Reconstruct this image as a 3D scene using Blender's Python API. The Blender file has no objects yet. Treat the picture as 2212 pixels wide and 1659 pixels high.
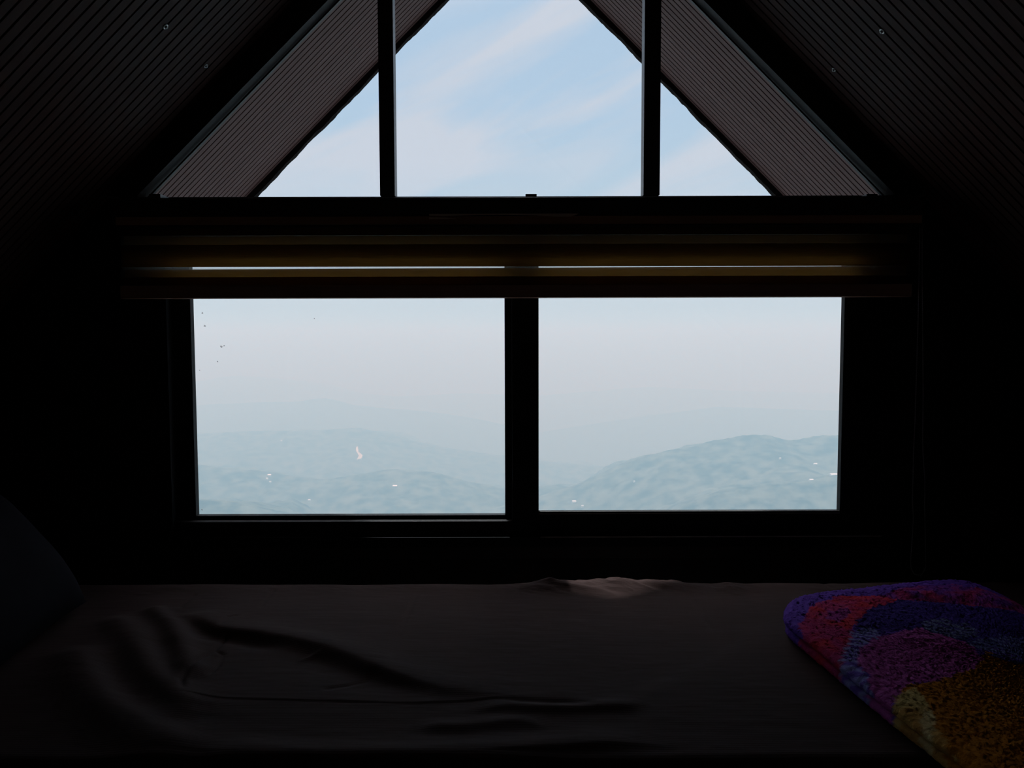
import bpy, math, random
import numpy as np
from mathutils import Vector, Matrix
random.seed(5)
rng = np.random.default_rng(5)
C = bpy.context.scene.collection
SC = bpy.context.scene

# ------------------------------------------------------------ camera, sky, sun, exposure
W, H, F = 2212.0, 1659.0, 1650.0
CAM = Vector((0.0, 0.0, 1.38))
PITCH, ROLL = math.radians(-3.5), math.radians(0.15)
cam_d = bpy.data.cameras.new('camera')
cam = bpy.data.objects.new('camera', cam_d); C.objects.link(cam)
cam_d.sensor_fit = 'HORIZONTAL'; cam_d.sensor_width = 36.0
cam_d.lens = 36.0 * F / W
cam_d.clip_start = 0.05; cam_d.clip_end = 60000
RM = Matrix.Rotation(math.radians(90) + PITCH, 3, 'X') @ Matrix.Rotation(-ROLL, 3, 'Z')
cam.matrix_world = Matrix.Translation(CAM) @ RM.to_4x4()
SC.camera = cam
SC.view_settings.view_transform = 'Standard'
SC.view_settings.look = 'None'
SC.view_settings.gamma = 1.0
SC.view_settings.use_curve_mapping = False
SC.view_settings.exposure = 0.0
SC.cycles.use_denoising = True
SC.cycles.max_bounces = 8
SC.cycles.transparent_max_bounces = 24
SC.cycles.volume_bounces = 0
SC.cycles.sample_clamp_indirect = 4.0

def N(nt, kind, **kw):
    n = nt.nodes.new(kind)
    for k, v in kw.items():
        if k.startswith('i_'):
            key = k[2:]
            key = int(key) if key.isdigit() else key.replace('_', ' ')
            n.inputs[key].default_value = v
        else:
            setattr(n, k, v)
    return n

world = bpy.data.worlds.new('world'); SC.world = world
world.use_nodes = True
nt = world.node_tree; nt.nodes.clear()
L = nt.links.new
out = N(nt, 'ShaderNodeOutputWorld'); bg = N(nt, 'ShaderNodeBackground', i_Strength=1.0)
tc = N(nt, 'ShaderNodeTexCoord'); sep = N(nt, 'ShaderNodeSeparateXYZ')
L(tc.outputs['Generated'], sep.inputs[0])
ramp = N(nt, 'ShaderNodeValToRGB')
cr = ramp.color_ramp
cr.elements[0].position = 0.0; cr.elements[0].color = (0.42, 0.50, 0.56, 1)
cr.elements[1].position = 1.0; cr.elements[1].color = (0.26, 0.42, 0.66, 1)
for p, c in ((0.495, (0.40, 0.48, 0.54)), (0.53, (0.55, 0.62, 0.68)), (0.57, (0.47, 0.59, 0.71)), (0.64, (0.44, 0.585, 0.765)), (0.72, (0.42, 0.565, 0.75))):
    e = cr.elements.new(p); e.color = (*c, 1)
mr = N(nt, 'ShaderNodeMapRange', i_1=-1.0, i_2=1.0, i_3=0.0, i_4=1.0)
L(sep.outputs['Z'], mr.inputs[0]); L(mr.outputs[0], ramp.inputs[0])
# thin cirrus streaks drifting up to the right
mp = N(nt, 'ShaderNodeMapping', vector_type='TEXTURE'); mp.inputs['Rotation'].default_value = (0, math.radians(-22), 0)
mp.inputs['Scale'].default_value = (1 / 1.7, 1 / 1.7, 1 / 8.0); mp.inputs['Location'].default_value = (0.75, 0.3, 0.55)
L(tc.outputs['Generated'], mp.inputs[0])
nz = N(nt, 'ShaderNodeTexNoise', i_Scale=1.6, i_Detail=4.0, i_Roughness=0.5, i_Distortion=0.7)
L(mp.outputs[0], nz.inputs['Vector'])
cl = N(nt, 'ShaderNodeMapRange', i_1=0.385, i_2=0.58, i_3=0.0, i_4=1.0)
L(nz.outputs['Fac'], cl.inputs[0])
fade = N(nt, 'ShaderNodeMapRange', i_1=0.08, i_2=0.22, i_3=0.15, i_4=1.0)
L(sep.outputs['Z'], fade.inputs[0])
mul = N(nt, 'ShaderNodeMath', operation='MULTIPLY'); L(cl.outputs[0], mul.inputs[0]); L(fade.outputs[0], mul.inputs[1])
mix = N(nt, 'ShaderNodeMix', data_type='RGBA'); mix.inputs[7].default_value = (0.61, 0.645, 0.735, 1)
L(mul.outputs[0], mix.inputs[0]); L(ramp.outputs[0], mix.inputs[6])
# brighter sky around the high hazy sun
SUN_EL, SUN_AZ = math.radians(62.3), math.radians(12.5)
SUN_DIR = Vector((-math.sin(SUN_AZ) * math.cos(SUN_EL), math.cos(SUN_AZ) * math.cos(SUN_EL), math.sin(SUN_EL)))
dp = N(nt, 'ShaderNodeVectorMath', operation='DOT_PRODUCT'); dp.inputs[1].default_value = SUN_DIR
L(tc.outputs['Generated'], dp.inputs[0])
mx0 = N(nt, 'ShaderNodeMath', operation='MAXIMUM'); L(dp.outputs['Value'], mx0.inputs[0]); mx0.inputs[1].default_value = 0
pw = N(nt, 'ShaderNodeMath', operation='POWER'); L(mx0.outputs[0], pw.inputs[0]); pw.inputs[1].default_value = 20.0
gl = N(nt, 'ShaderNodeMix', data_type='RGBA', blend_type='ADD'); gl.inputs[0].default_value = 1.0
sc_ = N(nt, 'ShaderNodeVectorMath', operation='SCALE'); sc_.inputs[0].default_value = (5.0, 4.7, 4.6); L(pw.outputs[0], sc_.inputs['Scale'])
L(mix.outputs[2], gl.inputs[6]); L(sc_.outputs[0], gl.inputs[7])
L(gl.outputs[2], bg.inputs[0]); L(bg.outputs[0], out.inputs[0])

sun_d = bpy.data.lights.new('sun', 'SUN'); sun_d.energy = 4.5; sun_d.angle = math.radians(1.2); sun_d.color = (.90, 0.97, 1.0)
sun = bpy.data.objects.new('sun', sun_d); C.objects.link(sun)
sun.rotation_euler = SUN_DIR.to_track_quat('Z', 'Y').to_euler()      # high in front of the gable, a little to the left
sun.location = SUN_DIR * 60

# ------------------------------------------------------------ measuring helpers
def ray(px, py):
    return (RM @ Vector(((px - W / 2) / F, -(py - H / 2) / F, -1.0))).normalized()
def at_y(px, py, Y):
    d = ray(px, py); return CAM + d * (Y / d.y)
def at_z(px, py, z):
    d = ray(px, py); return CAM + d * ((z - CAM.z) / d.z)
def project(x, y, z):
    """numpy: world -> photo frame coordinates (used only to lay out the blanket's printed pattern and measure)"""
    M = np.array(RM.transposed())
    P = np.stack([x - CAM.x, y - CAM.y, z - CAM.z]); q = M @ P.reshape(3, -1)
    return (W / 2 + F * q[0] / -q[2]).reshape(np.shape(x)), (H / 2 - F * q[1] / -q[2]).reshape(np.shape(x))

# ------------------------------------------------------------ mesh helpers
def link(name, verts, faces, mat=None, parent=None, smooth=False):
    me = bpy.data.meshes.new(name)
    me.from_pydata([tuple(map(float, v)) for v in verts], [], [tuple(map(int, f)) for f in faces])
    me.update()
    if smooth:
        me.polygons.foreach_set('use_smooth', [True] * len(me.polygons))
    if mat: me.materials.append(mat)
    o = bpy.data.objects.new(name, me); C.objects.link(o)
    if parent: o.parent = parent
    return o
def rel(o):
    """keep world-space vertices although the parent has a location"""
    o.matrix_parent_inverse = o.parent.matrix_world.inverted() if o.parent else Matrix.Identity(4)
    return o
class MB:
    def __init__(s): s.v = []; s.f = []
    def add(s, v, f):
        b = len(s.v); s.v += [tuple(p) for p in v]; s.f += [tuple(i + b for i in q) for q in f]; return s
    def box(s, x0, x1, y0, y1, z0, z1):
        v = [(x, y, z) for z in (z0, z1) for y in (y0, y1) for x in (x0, x1)]
        return s.add(v, [(0, 2, 3, 1), (4, 5, 7, 6), (0, 1, 5, 4), (2, 6, 7, 3), (0, 4, 6, 2), (1, 3, 7, 5)])
    def bbox(s, x0, x1, y0, y1, z0, z1, b=0.004):
        """box with bevelled edges all round"""
        b = min(b, (x1 - x0) * .45, (y1 - y0) * .45, (z1 - z0) * .45)
        import bmesh
        bm = bmesh.new(); bmesh.ops.create_cube(bm, size=1.0)
        for v in bm.verts:
            v.co = Vector(((x0 + x1) / 2 + v.co.x * (x1 - x0), (y0 + y1) / 2 + v.co.y * (y1 - y0), (z0 + z1) / 2 + v.co.z * (z1 - z0)))
        bmesh.ops.bevel(bm, geom=bm.edges[:], offset=b, segments=2, affect='EDGES', profile=0.7)
        bm.verts.index_update()
        s.add([v.co[:] for v in bm.verts], [[v.index for v in f.verts] for f in bm.faces]); bm.free(); return s
    def prism(s, poly, y0, y1):
        """polygon in x-z pulled along y"""
        n = len(poly)
        v = [(x, y0, z) for x, z in poly] + [(x, y1, z) for x, z in poly]
        f = [tuple(range(n)), tuple(range(2 * n - 1, n - 1, -1))]
        f += [(i, i + n, (i + 1) % n + n, (i + 1) % n) for i in range(n)]
        return s.add(v, f)
    def tube(s, pts, r, n=8):
        b = len(s.v); pts = [Vector(p) for p in pts]
        for i, p in enumerate(pts):
            t = (pts[min(i + 1, len(pts) - 1)] - pts[max(i - 1, 0)]).normalized()
            u = t.orthogonal().normalized() if i == 0 else (u - t * u.dot(t)).normalized()
            w = t.cross(u)
            rr = r[i] if isinstance(r, (list, tuple)) else r
            for k in range(n):
                a = 2 * math.pi * k / n
                s.v.append(tuple(p + (u * math.cos(a) + w * math.sin(a)) * rr))
        for i in range(len(pts) - 1):
            for k in range(n):
                s.f.append((b + i * n + k, b + i * n + (k + 1) % n, b + (i + 1) * n + (k + 1) % n, b + (i + 1) * n + k))
        s.f.append(tuple(b + k for k in range(n))[::-1]); e = b + (len(pts) - 1) * n
        s.f.append(tuple(e + k for k in range(n))); return s
    def lathe(s, prof, M, n=20):
        """profile (r, h) turned about local z, then placed by matrix M"""
        b = len(s.v)
        for r, h in prof:
            for k in range(n):
                a = 2 * math.pi * k / n
                s.v.append(tuple(M @ Vector((r * math.cos(a), r * math.sin(a), h))))
        for i in range(len(prof) - 1):
            for k in range(n):
                s.f.append((b + i * n + k, b + i * n + (k + 1) % n, b + (i + 1) * n + (k + 1) % n, b + (i + 1) * n + k))
        e = b + (len(prof) - 1) * n; s.f.append(tuple(e + k for k in range(n))); return s
    def build(s, name, mat, parent=None, smooth=False):
        return link(name, s.v, s.f, mat, parent, smooth)
def grid_faces(nr, nc, off=0):
    i = np.arange(nr - 1)[:, None] * nc + np.arange(nc - 1)[None, :] + off
    return np.stack([i, i + 1, i + nc + 1, i + nc], -1).reshape(-1, 4)
def empty(name, loc):
    o = bpy.data.objects.new(name, None); C.objects.link(o); o.location = loc; o.empty_display_size = .1
    o.matrix_world = Matrix.Translation(loc); return o
def tag(o, label=None, cat=None, group=None, kind=None):
    if label: o['label'] = label
    if cat: o['category'] = cat
    if group: o['group'] = group
    if kind: o['kind'] = kind
    return o
def struct(o): o['kind'] = 'structure'; return o

# value noise
_T = rng.random((256, 256))
def vnoise(x, y):
    xi = np.floor(x).astype(int); yi = np.floor(y).astype(int)
    fx = x - xi; fy = y - yi; fx = fx * fx * (3 - 2 * fx); fy = fy * fy * (3 - 2 * fy)
    g = lambda a, b: _T[a % 256, b % 256]
    return (g(xi, yi) * (1 - fx) + g(xi + 1, yi) * fx) * (1 - fy) + (g(xi, yi + 1) * (1 - fx) + g(xi + 1, yi + 1) * fx) * fy - .5
def fbm(x, y, o=4, p=.5):
    s = 0; a = 1; t = 0
    for k in range(o):
        s = s + a * vnoise(x * 2 ** k + 17.3 * k, y * 2 ** k + 5.1 * k); t += a; a *= p
    return s / t

# ------------------------------------------------------------ materials
def mat(name, col, rough=.6, spec=.3, metallic=0.0, sheen=0.0):
    m = bpy.data.materials.new(name); m.use_nodes = True
    p = m.node_tree.nodes['Principled BSDF']
    p.inputs['Base Color'].default_value = (*col, 1); p.inputs['Roughness'].default_value = rough
    p.inputs['Specular IOR Level'].default_value = spec; p.inputs['Metallic'].default_value = metallic
    if sheen:
        p.inputs['Sheen Weight'].default_value = sheen; p.inputs['Sheen Roughness'].default_value = .4
    return m
def noisy(m, c1, c2, scale=(1, 1, 1), nscale=5.0, detail=5.0, bump=0.0, bdist=.001, lo=.3, hi=.7):
    nt = m.node_tree; L = nt.links.new; p = nt.nodes['Principled BSDF']
    tc = N(nt, 'ShaderNodeTexCoord'); mp = N(nt, 'ShaderNodeMapping'); mp.inputs['Scale'].default_value = scale
    L(tc.outputs['Object'], mp.inputs[0])
    nz = N(nt, 'ShaderNodeTexNoise', i_Scale=nscale, i_Detail=detail, i_Roughness=.6); L(mp.outputs[0], nz.inputs['Vector'])
    r = N(nt, 'ShaderNodeValToRGB'); r.color_ramp.elements[0].position = lo; r.color_ramp.elements[1].position = hi
    r.color_ramp.elements[0].color = (*c1, 1); r.color_ramp.elements[1].color = (*c2, 1)
    L(nz.outputs['Fac'], r.inputs[0]); L(r.outputs[0], p.inputs['Base Color'])
    if bump:
        b = N(nt, 'ShaderNodeBump', i_Strength=bump, i_Distance=bdist); L(nz.outputs['Fac'], b.inputs['Height']); L(b.outputs[0], p.inputs['Normal'])
    return m
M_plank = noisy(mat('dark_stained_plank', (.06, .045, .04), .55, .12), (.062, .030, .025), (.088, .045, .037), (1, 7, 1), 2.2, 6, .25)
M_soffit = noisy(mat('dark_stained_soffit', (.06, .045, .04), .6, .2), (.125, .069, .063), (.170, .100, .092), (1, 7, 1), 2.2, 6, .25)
M_groove = None
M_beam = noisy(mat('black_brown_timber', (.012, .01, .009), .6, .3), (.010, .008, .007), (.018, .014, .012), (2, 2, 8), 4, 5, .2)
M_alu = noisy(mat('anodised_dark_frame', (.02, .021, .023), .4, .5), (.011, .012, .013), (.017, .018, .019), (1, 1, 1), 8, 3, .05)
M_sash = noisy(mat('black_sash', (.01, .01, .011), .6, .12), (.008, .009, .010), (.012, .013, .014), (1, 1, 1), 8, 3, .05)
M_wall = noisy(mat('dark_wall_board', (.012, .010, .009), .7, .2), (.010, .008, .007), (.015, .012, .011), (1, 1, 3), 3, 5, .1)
M_floor = noisy(mat('dark_floorboard', (.03, .02, .015), .5, .35), (.22, .13, .08), (.34, .21, .13), (8, 1, 1), 3, 6, .2)
M_fascia = noisy(mat('weathered_eave_edge', (.02, .018, .017), .9, .1), (.010, .010, .010), (.035, .026, .022), (6, 6, 6), 6, 6, .5, .004)
M_metal = mat('zinc_screw', (.6, .6, .6), .35, .5, 1.0)
M_case = noisy(mat('brown_black_cassette', (.02, .014, .012), .5, .3), (.020, .015, .013), (.028, .020, .017), (1, 8, 8), 3, 4, .05)
M_insert = noisy(mat('brown_fabric_insert', (.07, .035, .018), .8, .2), (.36, .18, .10), (.44, .23, .13), (1, 30, 30), 6, 4, .2, .0005)
M_streak = noisy(mat('pale_light_streak', (.35, .27, .2), .6, .3), (.62, .50, .38), (.80, .68, .54), (1, 20, 20), 5, 4, .1)  # pale colour standing in for the sunlight streak on the cassette
M_rail = noisy(mat('brown_bottom_rail', (.09, .05, .035), .5, .3), (.34, .18, .125), (.42, .23, .16), (1, 30, 30), 5, 4, .1)
M_pink = noisy(mat('pinkish_cotton', (.6, .42, .36), .85, .2), (.52, .34, .28), (.70, .50, .43), (1, 1, 1), 30, 4, .2, .002)
M_pillow = noisy(mat('navy_black_pillowcase', (.02, .02, .028), .9, .04), (.008, .007, .010), (.013, .012, .016), (1, 1, 1), 12, 5, .15, .002)
M_mattress = mat('mattress_ticking', (.1, .09, .09), .9)
M_wood = noisy(mat('bed_frame_wood', (.03, .02, .014), .5), (.024, .015, .010), (.04, .026, .018), (1, 8, 8), 3, 6, .15)

def sheet_material():
    m = mat('dark_striped_sheet', (.05, .04, .04), .85, .12)
    nt = m.node_tree; L = nt.links.new; p = nt.nodes['Principled BSDF']
    tc = N(nt, 'ShaderNodeTexCoord')
    wv = N(nt, 'ShaderNodeTexWave', wave_type='BANDS', bands_direction='Y', i_Scale=46.0, i_Distortion=.35, i_Detail=2.0)
    wv.inputs['Detail Scale'].default_value = 2.0
    L(tc.outputs['Object'], wv.inputs['Vector'])
    nz = N(nt, 'ShaderNodeTexNoise', i_Scale=5.0, i_Detail=5.0); L(tc.outputs['Object'], nz.inputs['Vector'])
    r = N(nt, 'ShaderNodeValToRGB'); r.color_ramp.elements[0].position = .3; r.color_ramp.elements[1].position = .75
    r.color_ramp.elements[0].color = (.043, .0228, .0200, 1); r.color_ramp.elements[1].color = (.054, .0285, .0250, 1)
    mx = N(nt, 'ShaderNodeMix', data_type='RGBA', blend_type='MULTIPLY'); mx.inputs[0].default_value = .22
    L(nz.outputs['Fac'], r.inputs[0]); L(r.outputs[0], mx.inputs[6]); L(wv.outputs['Color'], mx.inputs[7])
    L(mx.outputs[2], p.inputs['Base Color'])
    b = N(nt, 'ShaderNodeBump', i_Strength=.15, i_Distance=.001); L(wv.outputs['Fac'], b.inputs['Height']); L(b.outputs[0], p.inputs['Normal'])
    return m
M_sheet = sheet_material()

def glass_material():
    m = bpy.data.materials.new('window_glass'); m.use_nodes = True
    nt = m.node_tree; nt.nodes.clear(); L = nt.links.new
    o = N(nt, 'ShaderNodeOutputMaterial'); t = N(nt, 'ShaderNodeBsdfTransparent'); g = N(nt, 'ShaderNodeBsdfGlossy', i_Roughness=.02)
    t.inputs[0].default_value = (.985, .995, 1, 1)
    lw = N(nt, 'ShaderNodeLayerWeight'); lw.inputs['Blend'].default_value = .5
    pw = N(nt, 'ShaderNodeMath', operation='POWER'); L(lw.outputs['Facing'], pw.inputs[0]); pw.inputs[1].default_value = 5.0
    f = N(nt, 'ShaderNodeMath', operation='MULTIPLY_ADD'); L(pw.outputs[0], f.inputs[0]); f.inputs[1].default_value = .6; f.inputs[2].default_value = .02
    mx = N(nt, 'ShaderNodeMixShader')
    L(f.outputs[0], mx.inputs[0]); L(t.outputs[0], mx.inputs[1]); L(g.outputs[0], mx.inputs[2]); L(mx.outputs[0], o.inputs[0])
    return m
M_glass = glass_material()
def cloth_trans(name, dif, tra, transp):
    m = bpy.data.materials.new(name); m.use_nodes = True
    nt = m.node_tree; nt.nodes.clear(); L = nt.links.new
    o = N(nt, 'ShaderNodeOutputMaterial'); d = N(nt, 'ShaderNodeBsdfDiffuse'); t = N(nt, 'ShaderNodeBsdfTranslucent'); a = N(nt, 'ShaderNodeAddShader')
    tc = N(nt, 'ShaderNodeTexCoord'); mp = N(nt, 'ShaderNodeMapping'); mp.inputs['Scale'].default_value = (3, 60, 60)
    nz = N(nt, 'ShaderNodeTexNoise', i_Scale=6.0, i_Detail=3.0); L(tc.outputs['Object'], mp.inputs[0]); L(mp.outputs[0], nz.inputs['Vector'])
    mr = N(nt, 'ShaderNodeMapRange', i_1=.3, i_2=.7, i_3=.85, i_4=1.15); L(nz.outputs['Fac'], mr.inputs[0])
    vm = N(nt, 'ShaderNodeVectorMath', operation='SCALE'); vm.inputs[0].default_value = tra; L(mr.outputs[0], vm.inputs['Scale'])
    d.inputs[0].default_value = (*dif, 1); L(vm.outputs[0], t.inputs[0])
    L(d.outputs[0], a.inputs[0]); L(t.outputs[0], a.inputs[1])
    if transp:
        tr = N(nt, 'ShaderNodeBsdfTransparent'); mx = N(nt, 'ShaderNodeMixShader'); mx.inputs[0].default_value = transp
        L(a.outputs[0], mx.inputs[1]); L(tr.outputs[0], mx.inputs[2]); L(mx.outputs[0], o.inputs[0])
    else: L(a.outputs[0], o.inputs[0])
    return m
M_band = cloth_trans('brown_blind_band', (.03, .016, .008), (.098, .044, .0085), 0)
M_sheer = cloth_trans('white_sheer_band', (.3, .3, .28), (.55, .55, .5), .75)

# ------------------------------------------------------------ key measures of the room
YF = 2.70                                   # room face of the gable wall
YBED = 2.42                                 # far edge of the bed, a hand's width off the wall
ZB = at_y(1106, 1257, YBED).z               # top of the bed
KB = YBED / 2.68
ra = at_y(1112, -478, YF)
RX, RZ, SL = ra.x, ra.z, 0.985              # ridge x, ridge height (underside), slope
def roof_z(x, off=0.0): return RZ - SL * abs(x - RX) + off
def on_roof(px, py, off=0.0):
    d = ray(px, py); s = -1 if px < 1112 else 1
    # z = RZ+off - SL*s*(x-RX)
    t = (RZ + off - CAM.z - SL * s * (CAM.x - RX)) / (d.z + SL * s * d.x)
    return CAM + d * t
YE = on_roof(950, 0).y                      # outer edge of the eave
XW = 2.02                                   # knee walls
YB = -1.3                                   # rear wall
print('ZB', ZB, 'RZ', RZ, 'YE', YE, on_roof(1270, 0).y, on_roof(520, 419).y, on_roof(1697, 418).y)

# ------------------------------------------------------------ sloping boards: ceiling and eave
def boards(name, side, y0, y1, material, pitch=.0355, gw=.0075, gd=.015, xin=0.0, xout=XW + .05, n_along=1):
    ys = []; y = y0
    prof = []
    while y < y1 - 1e-6:
        ye = min(y + pitch, y1)
        prof += [(y, gd), (y + gw * .25, gd), (y + gw * .5, 0.0), (ye - gw * .5, 0.0), (ye - gw * .25, gd)]
        y = ye
    prof.append((y1, gd))
    v = []; f = []
    nrm = Vector((side * SL, 0, 1)).normalized()
    for x in (xin, xout):
        for (yy, up) in prof:
            px = RX + side * x; pz = RZ - SL * x
            v.append((px + nrm.x * up, yy, pz + nrm.z * up))
    n = len(prof)
    for i in range(n - 1): f.append((i, i + 1, n + i + 1, n + i) if side < 0 else (i, n + i, n + i + 1, i + 1))
    # solid back so that the boards have thickness
    b = len(v); up = .022
    for x in (xin, xout):
        for yy in (y0, y1): v.append((RX + side * x + nrm.x * up, yy, RZ - SL * x + nrm.z * up))
    f.append((b, b + 1, b + 3, b + 2))
    return link(name, v, f, material)
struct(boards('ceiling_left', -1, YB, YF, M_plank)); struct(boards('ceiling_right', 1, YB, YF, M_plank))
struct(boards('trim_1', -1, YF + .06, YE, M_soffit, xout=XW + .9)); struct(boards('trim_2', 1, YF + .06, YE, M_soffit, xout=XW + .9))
# roof above
mb = MB()
for s in (-1, 1):
    n = Vector((s * SL, 0, 1)).normalized()
    a = (RX, RZ + .045); b = (RX + s * (XW + .95), RZ - SL * (XW + .95) + .045)
    mb.prism([a, b, (b[0], b[1] + .12), (a[0], a[1] + .12)], YB - .2, YE + .01)
struct(mb.build('roof', M_fascia))
# ragged dark bargeboard along the outer edge of the eave
for k, s in enumerate((-1, 1)):
    n = 260; v = []; f = []
    for i in range(n + 1):
        x = (XW + .95) * i / n; r = .006 * fbm(np.array([x * 14 + 30 * k]), np.array([2.2]), 4, .6)[0] * 2
        r2 = .004 * vnoise(np.array([x * 90.0]), np.array([k * 9.0]))[0]
        for (yy, dz) in ((YE - .012, .05), (YE - .012, -.034 - 1.4 * r - r2), (YE + .014, -.038 - 1.4 * r + r2), (YE + .014, .09)):
            v.append((RX + s * x, yy, RZ - SL * x + dz))
    for i in range(n):
        for j in range(4):
            f.append((i * 4 + j, i * 4 + (j + 1) % 4, (i + 1) * 4 + (j + 1) % 4, (i + 1) * 4 + j))
    struct(link('trim_%d' % (3 + k), v, f, M_fascia))

# ------------------------------------------------------------ gable wall with its openings
def X(px, py, Y=YF): return at_y(px, py, Y).x
def Z(px, py, Y=YF): return at_y(px, py, Y).z
z_sill_top = Z(1106, 424)                    # bottom of the gable glazing
z_win_top = Z(1106, 530)                     # head of the sliding window (behind the blind)
wx0, wx1 = X(350, 900), X(1926, 900)         # sliding window frame, outer
wz0 = Z(1106, 1176)
T = .12
xr = (RZ - z_sill_top) / SL
mb = MB()
zk = roof_z(XW)
mb.prism([(-XW - .05, -.02), (wx0, -.02), (wx0, z_win_top + .02), (RX - (RZ - z_win_top - .02) / SL, z_win_top + .02), (-XW - .05, roof_z(-XW - .05))], YF, YF + T)
mb.prism([(wx1, -.02), (XW + .05, -.02), (XW + .05, roof_z(XW + .05)), (RX + (RZ - z_win_top - .02) / SL, z_win_top + .02), (wx1, z_win_top + .02)], YF, YF + T)
mb.prism([(wx0, -.02), (wx1, -.02), (wx1, wz0), (wx0, wz0)], YF, YF + T)
mb.prism([(RX - (RZ - z_win_top - .02) / SL, z_win_top + .02), (RX + (RZ - z_win_top - .02) / SL, z_win_top + .02), (RX + xr, z_sill_top - .012), (RX - xr, z_sill_top - .012)], YF, YF + T)
mb.prism([(wx0, z_win_top), (wx1, z_win_top), (wx1, z_win_top + .02), (wx0, z_win_top + .02)], YF, YF + T)
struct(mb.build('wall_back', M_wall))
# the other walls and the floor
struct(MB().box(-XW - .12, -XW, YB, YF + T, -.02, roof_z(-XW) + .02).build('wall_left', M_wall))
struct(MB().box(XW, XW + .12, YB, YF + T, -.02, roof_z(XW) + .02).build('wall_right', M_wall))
M_plaster = noisy(mat('warm_plaster', (.5, .42, .34), .8, .2), (.72, .64, .54), (.80, .72, .62), (1, 1, 1), 4, 4, .05)
struct(MB().prism([(-XW - .1, -.02), (XW + .1, -.02), (XW + .1, roof_z(XW + .1)), (RX, RZ), (-XW - .1, roof_z(-XW - .1))], YB - .12, YB).build('wall_front', M_plaster))
mb = MB(); x = -XW - .1
while x < XW + .1:
    mb.box(x, x + .118, YB - .1, YF + T, -.05, 0); x += .12
struct(mb.build('floor', M_floor))

# gable glazing: rafters, sill, two mullions, three panes
e_in = at_y(733, 0, YF); d_r = (RZ - SL * abs(e_in.x - RX)) - e_in.z       # depth of the rafter under the ceiling
e_r = at_y(1517, 0, YF); d_r2 = (RZ - SL * abs(e_r.x - RX)) - e_r.z
print('rafter depth', d_r, d_r2)
d_r = (d_r + d_r2) / 2
w2 = empty('window_2', (RX, YF, z_sill_top)); struct(w2)
GD = .036
for s in (-1, 1):
    mb = MB(); zb = z_sill_top - .01
    xa = (RZ - zb) / SL; xb = (RZ - d_r - zb) / SL
    mb.prism([(RX, RZ + .01), (RX + s * xa, zb + .01), (RX + s * xb, zb + .01), (RX, RZ - d_r)], YF - .025, YF + GD)
    rel(mb.build('rafter', M_beam, w2))
    # slim bead against the glass
    mb = MB(); xa2 = (RZ - d_r + .002 - zb) / SL; xb2 = (RZ - d_r - .006 - zb) / SL
    mb.prism([(RX, RZ - d_r + .002), (RX + s * xa2, zb), (RX + s * xb2, zb), (RX, RZ - d_r - .006)], YF + .022, YF + GD)
    rel(mb.build('glazing_bead', M_alu, w2))
rel(MB().box(RX - xr + .02, RX + xr - .02, YF, YF + .07, z_sill_top - .012, z_sill_top).build('bottom_rail', M_alu, w2))
mull = []
for (pa, pb) in ((818, 850.5), (1391.5, 1427)):
    x0 = X(pa, 210, YF - .02); x1 = X(pb, 210, YF - .02); mull.append((x0, x1))
    zt = roof_z((x0 + x1) / 2) - .01
    rel(MB().bbox(x0, x1, YF - .02, YF + GD, z_sill_top, zt, .0015).build('mullion', M_alu, w2))
def pane_poly(xa, xb):
    pts = [(xa, z_sill_top - .004), (xb, z_sill_top - .004)]
    zf = lambda x: RZ - d_r + .004 - SL * abs(x - RX)
    if zf(xb) > z_sill_top: pts.append((xb, zf(xb)))
    if xa < RX < xb: pts.append((RX, zf(RX)))
    if zf(xa) > z_sill_top: pts.append((xa, zf(xa)))
    return pts
xe = (RZ - d_r - z_sill_top + .004) / SL
for xa, xb in ((RX - xe, mull[0][0] + .01), (mull[0][1] - .01, mull[1][0] + .01), (mull[1][1] - .01, RX + xe)):
    rel(MB().prism(pane_poly(xa, xb), YF + .024, YF + .029).build('pane', M_glass, w2))

# sliding window: frame, two sashes on their own tracks
w1 = empty('window_1', ((wx0 + wx1) / 2, YF, wz0)); struct(w1)
gx0, gx1 = X(417, 880, YF + .045), X(1090.5, 880, YF + .045)
hx0, hx1 = X(1163.5, 880, YF + .005), X(1818.5, 880, YF + .005)
gz0 = Z(760, 1113.5, YF + .045); hz0 = Z(1490, 1104.5, YF + .005)
ft = .03
mb = MB()
mb.bbox(wx0 + .001, wx0 + ft, YF - .008, YF + .085, wz0, z_win_top - .001, .002)
mb.bbox(wx1 - ft, wx1 - .001, YF - .008, YF + .085, wz0, z_win_top - .001, .002)
mb.bbox(wx0 + ft, wx1 - ft, YF - .008, YF + .085, z_win_top - .010, z_win_top - .001, .002)
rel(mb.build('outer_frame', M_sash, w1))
z_track = Z(1400, 1160, YF - .03)
mb = MB()
mb.bbox(wx0 + ft, wx1 - ft, YF - .03, YF + .085, wz0, z_track, .0015)
mb.bbox(wx0 + ft, wx1 - ft, YF + .032, YF + .036, z_track - .002, z_track + .012, .001)
rel(mb.build('sill_track', M_sash, w1))
rel(MB().bbox(wx0 + ft, X(1106, 880, YF), YF + .001, YF + .030, z_track, gz0 - .012, .001).build('track_cover', M_wall, w1))
M_lit_edge = noisy(mat('lit_aluminium_edge', (.3, .28, .26), .5, .3), (.22, .20, .18), (.36, .33, .30), (4, 1, 1), 5, 3, .05)  # paler than the sash: the lit highlight on lip and bead is coloured in
rel(MB().bbox(X(1166, 1160), wx1 - ft - .01, YF - .031, YF - .027, z_track - .001, z_track + .0022, .0006).build('track_lip', M_lit_edge, w1))
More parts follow.
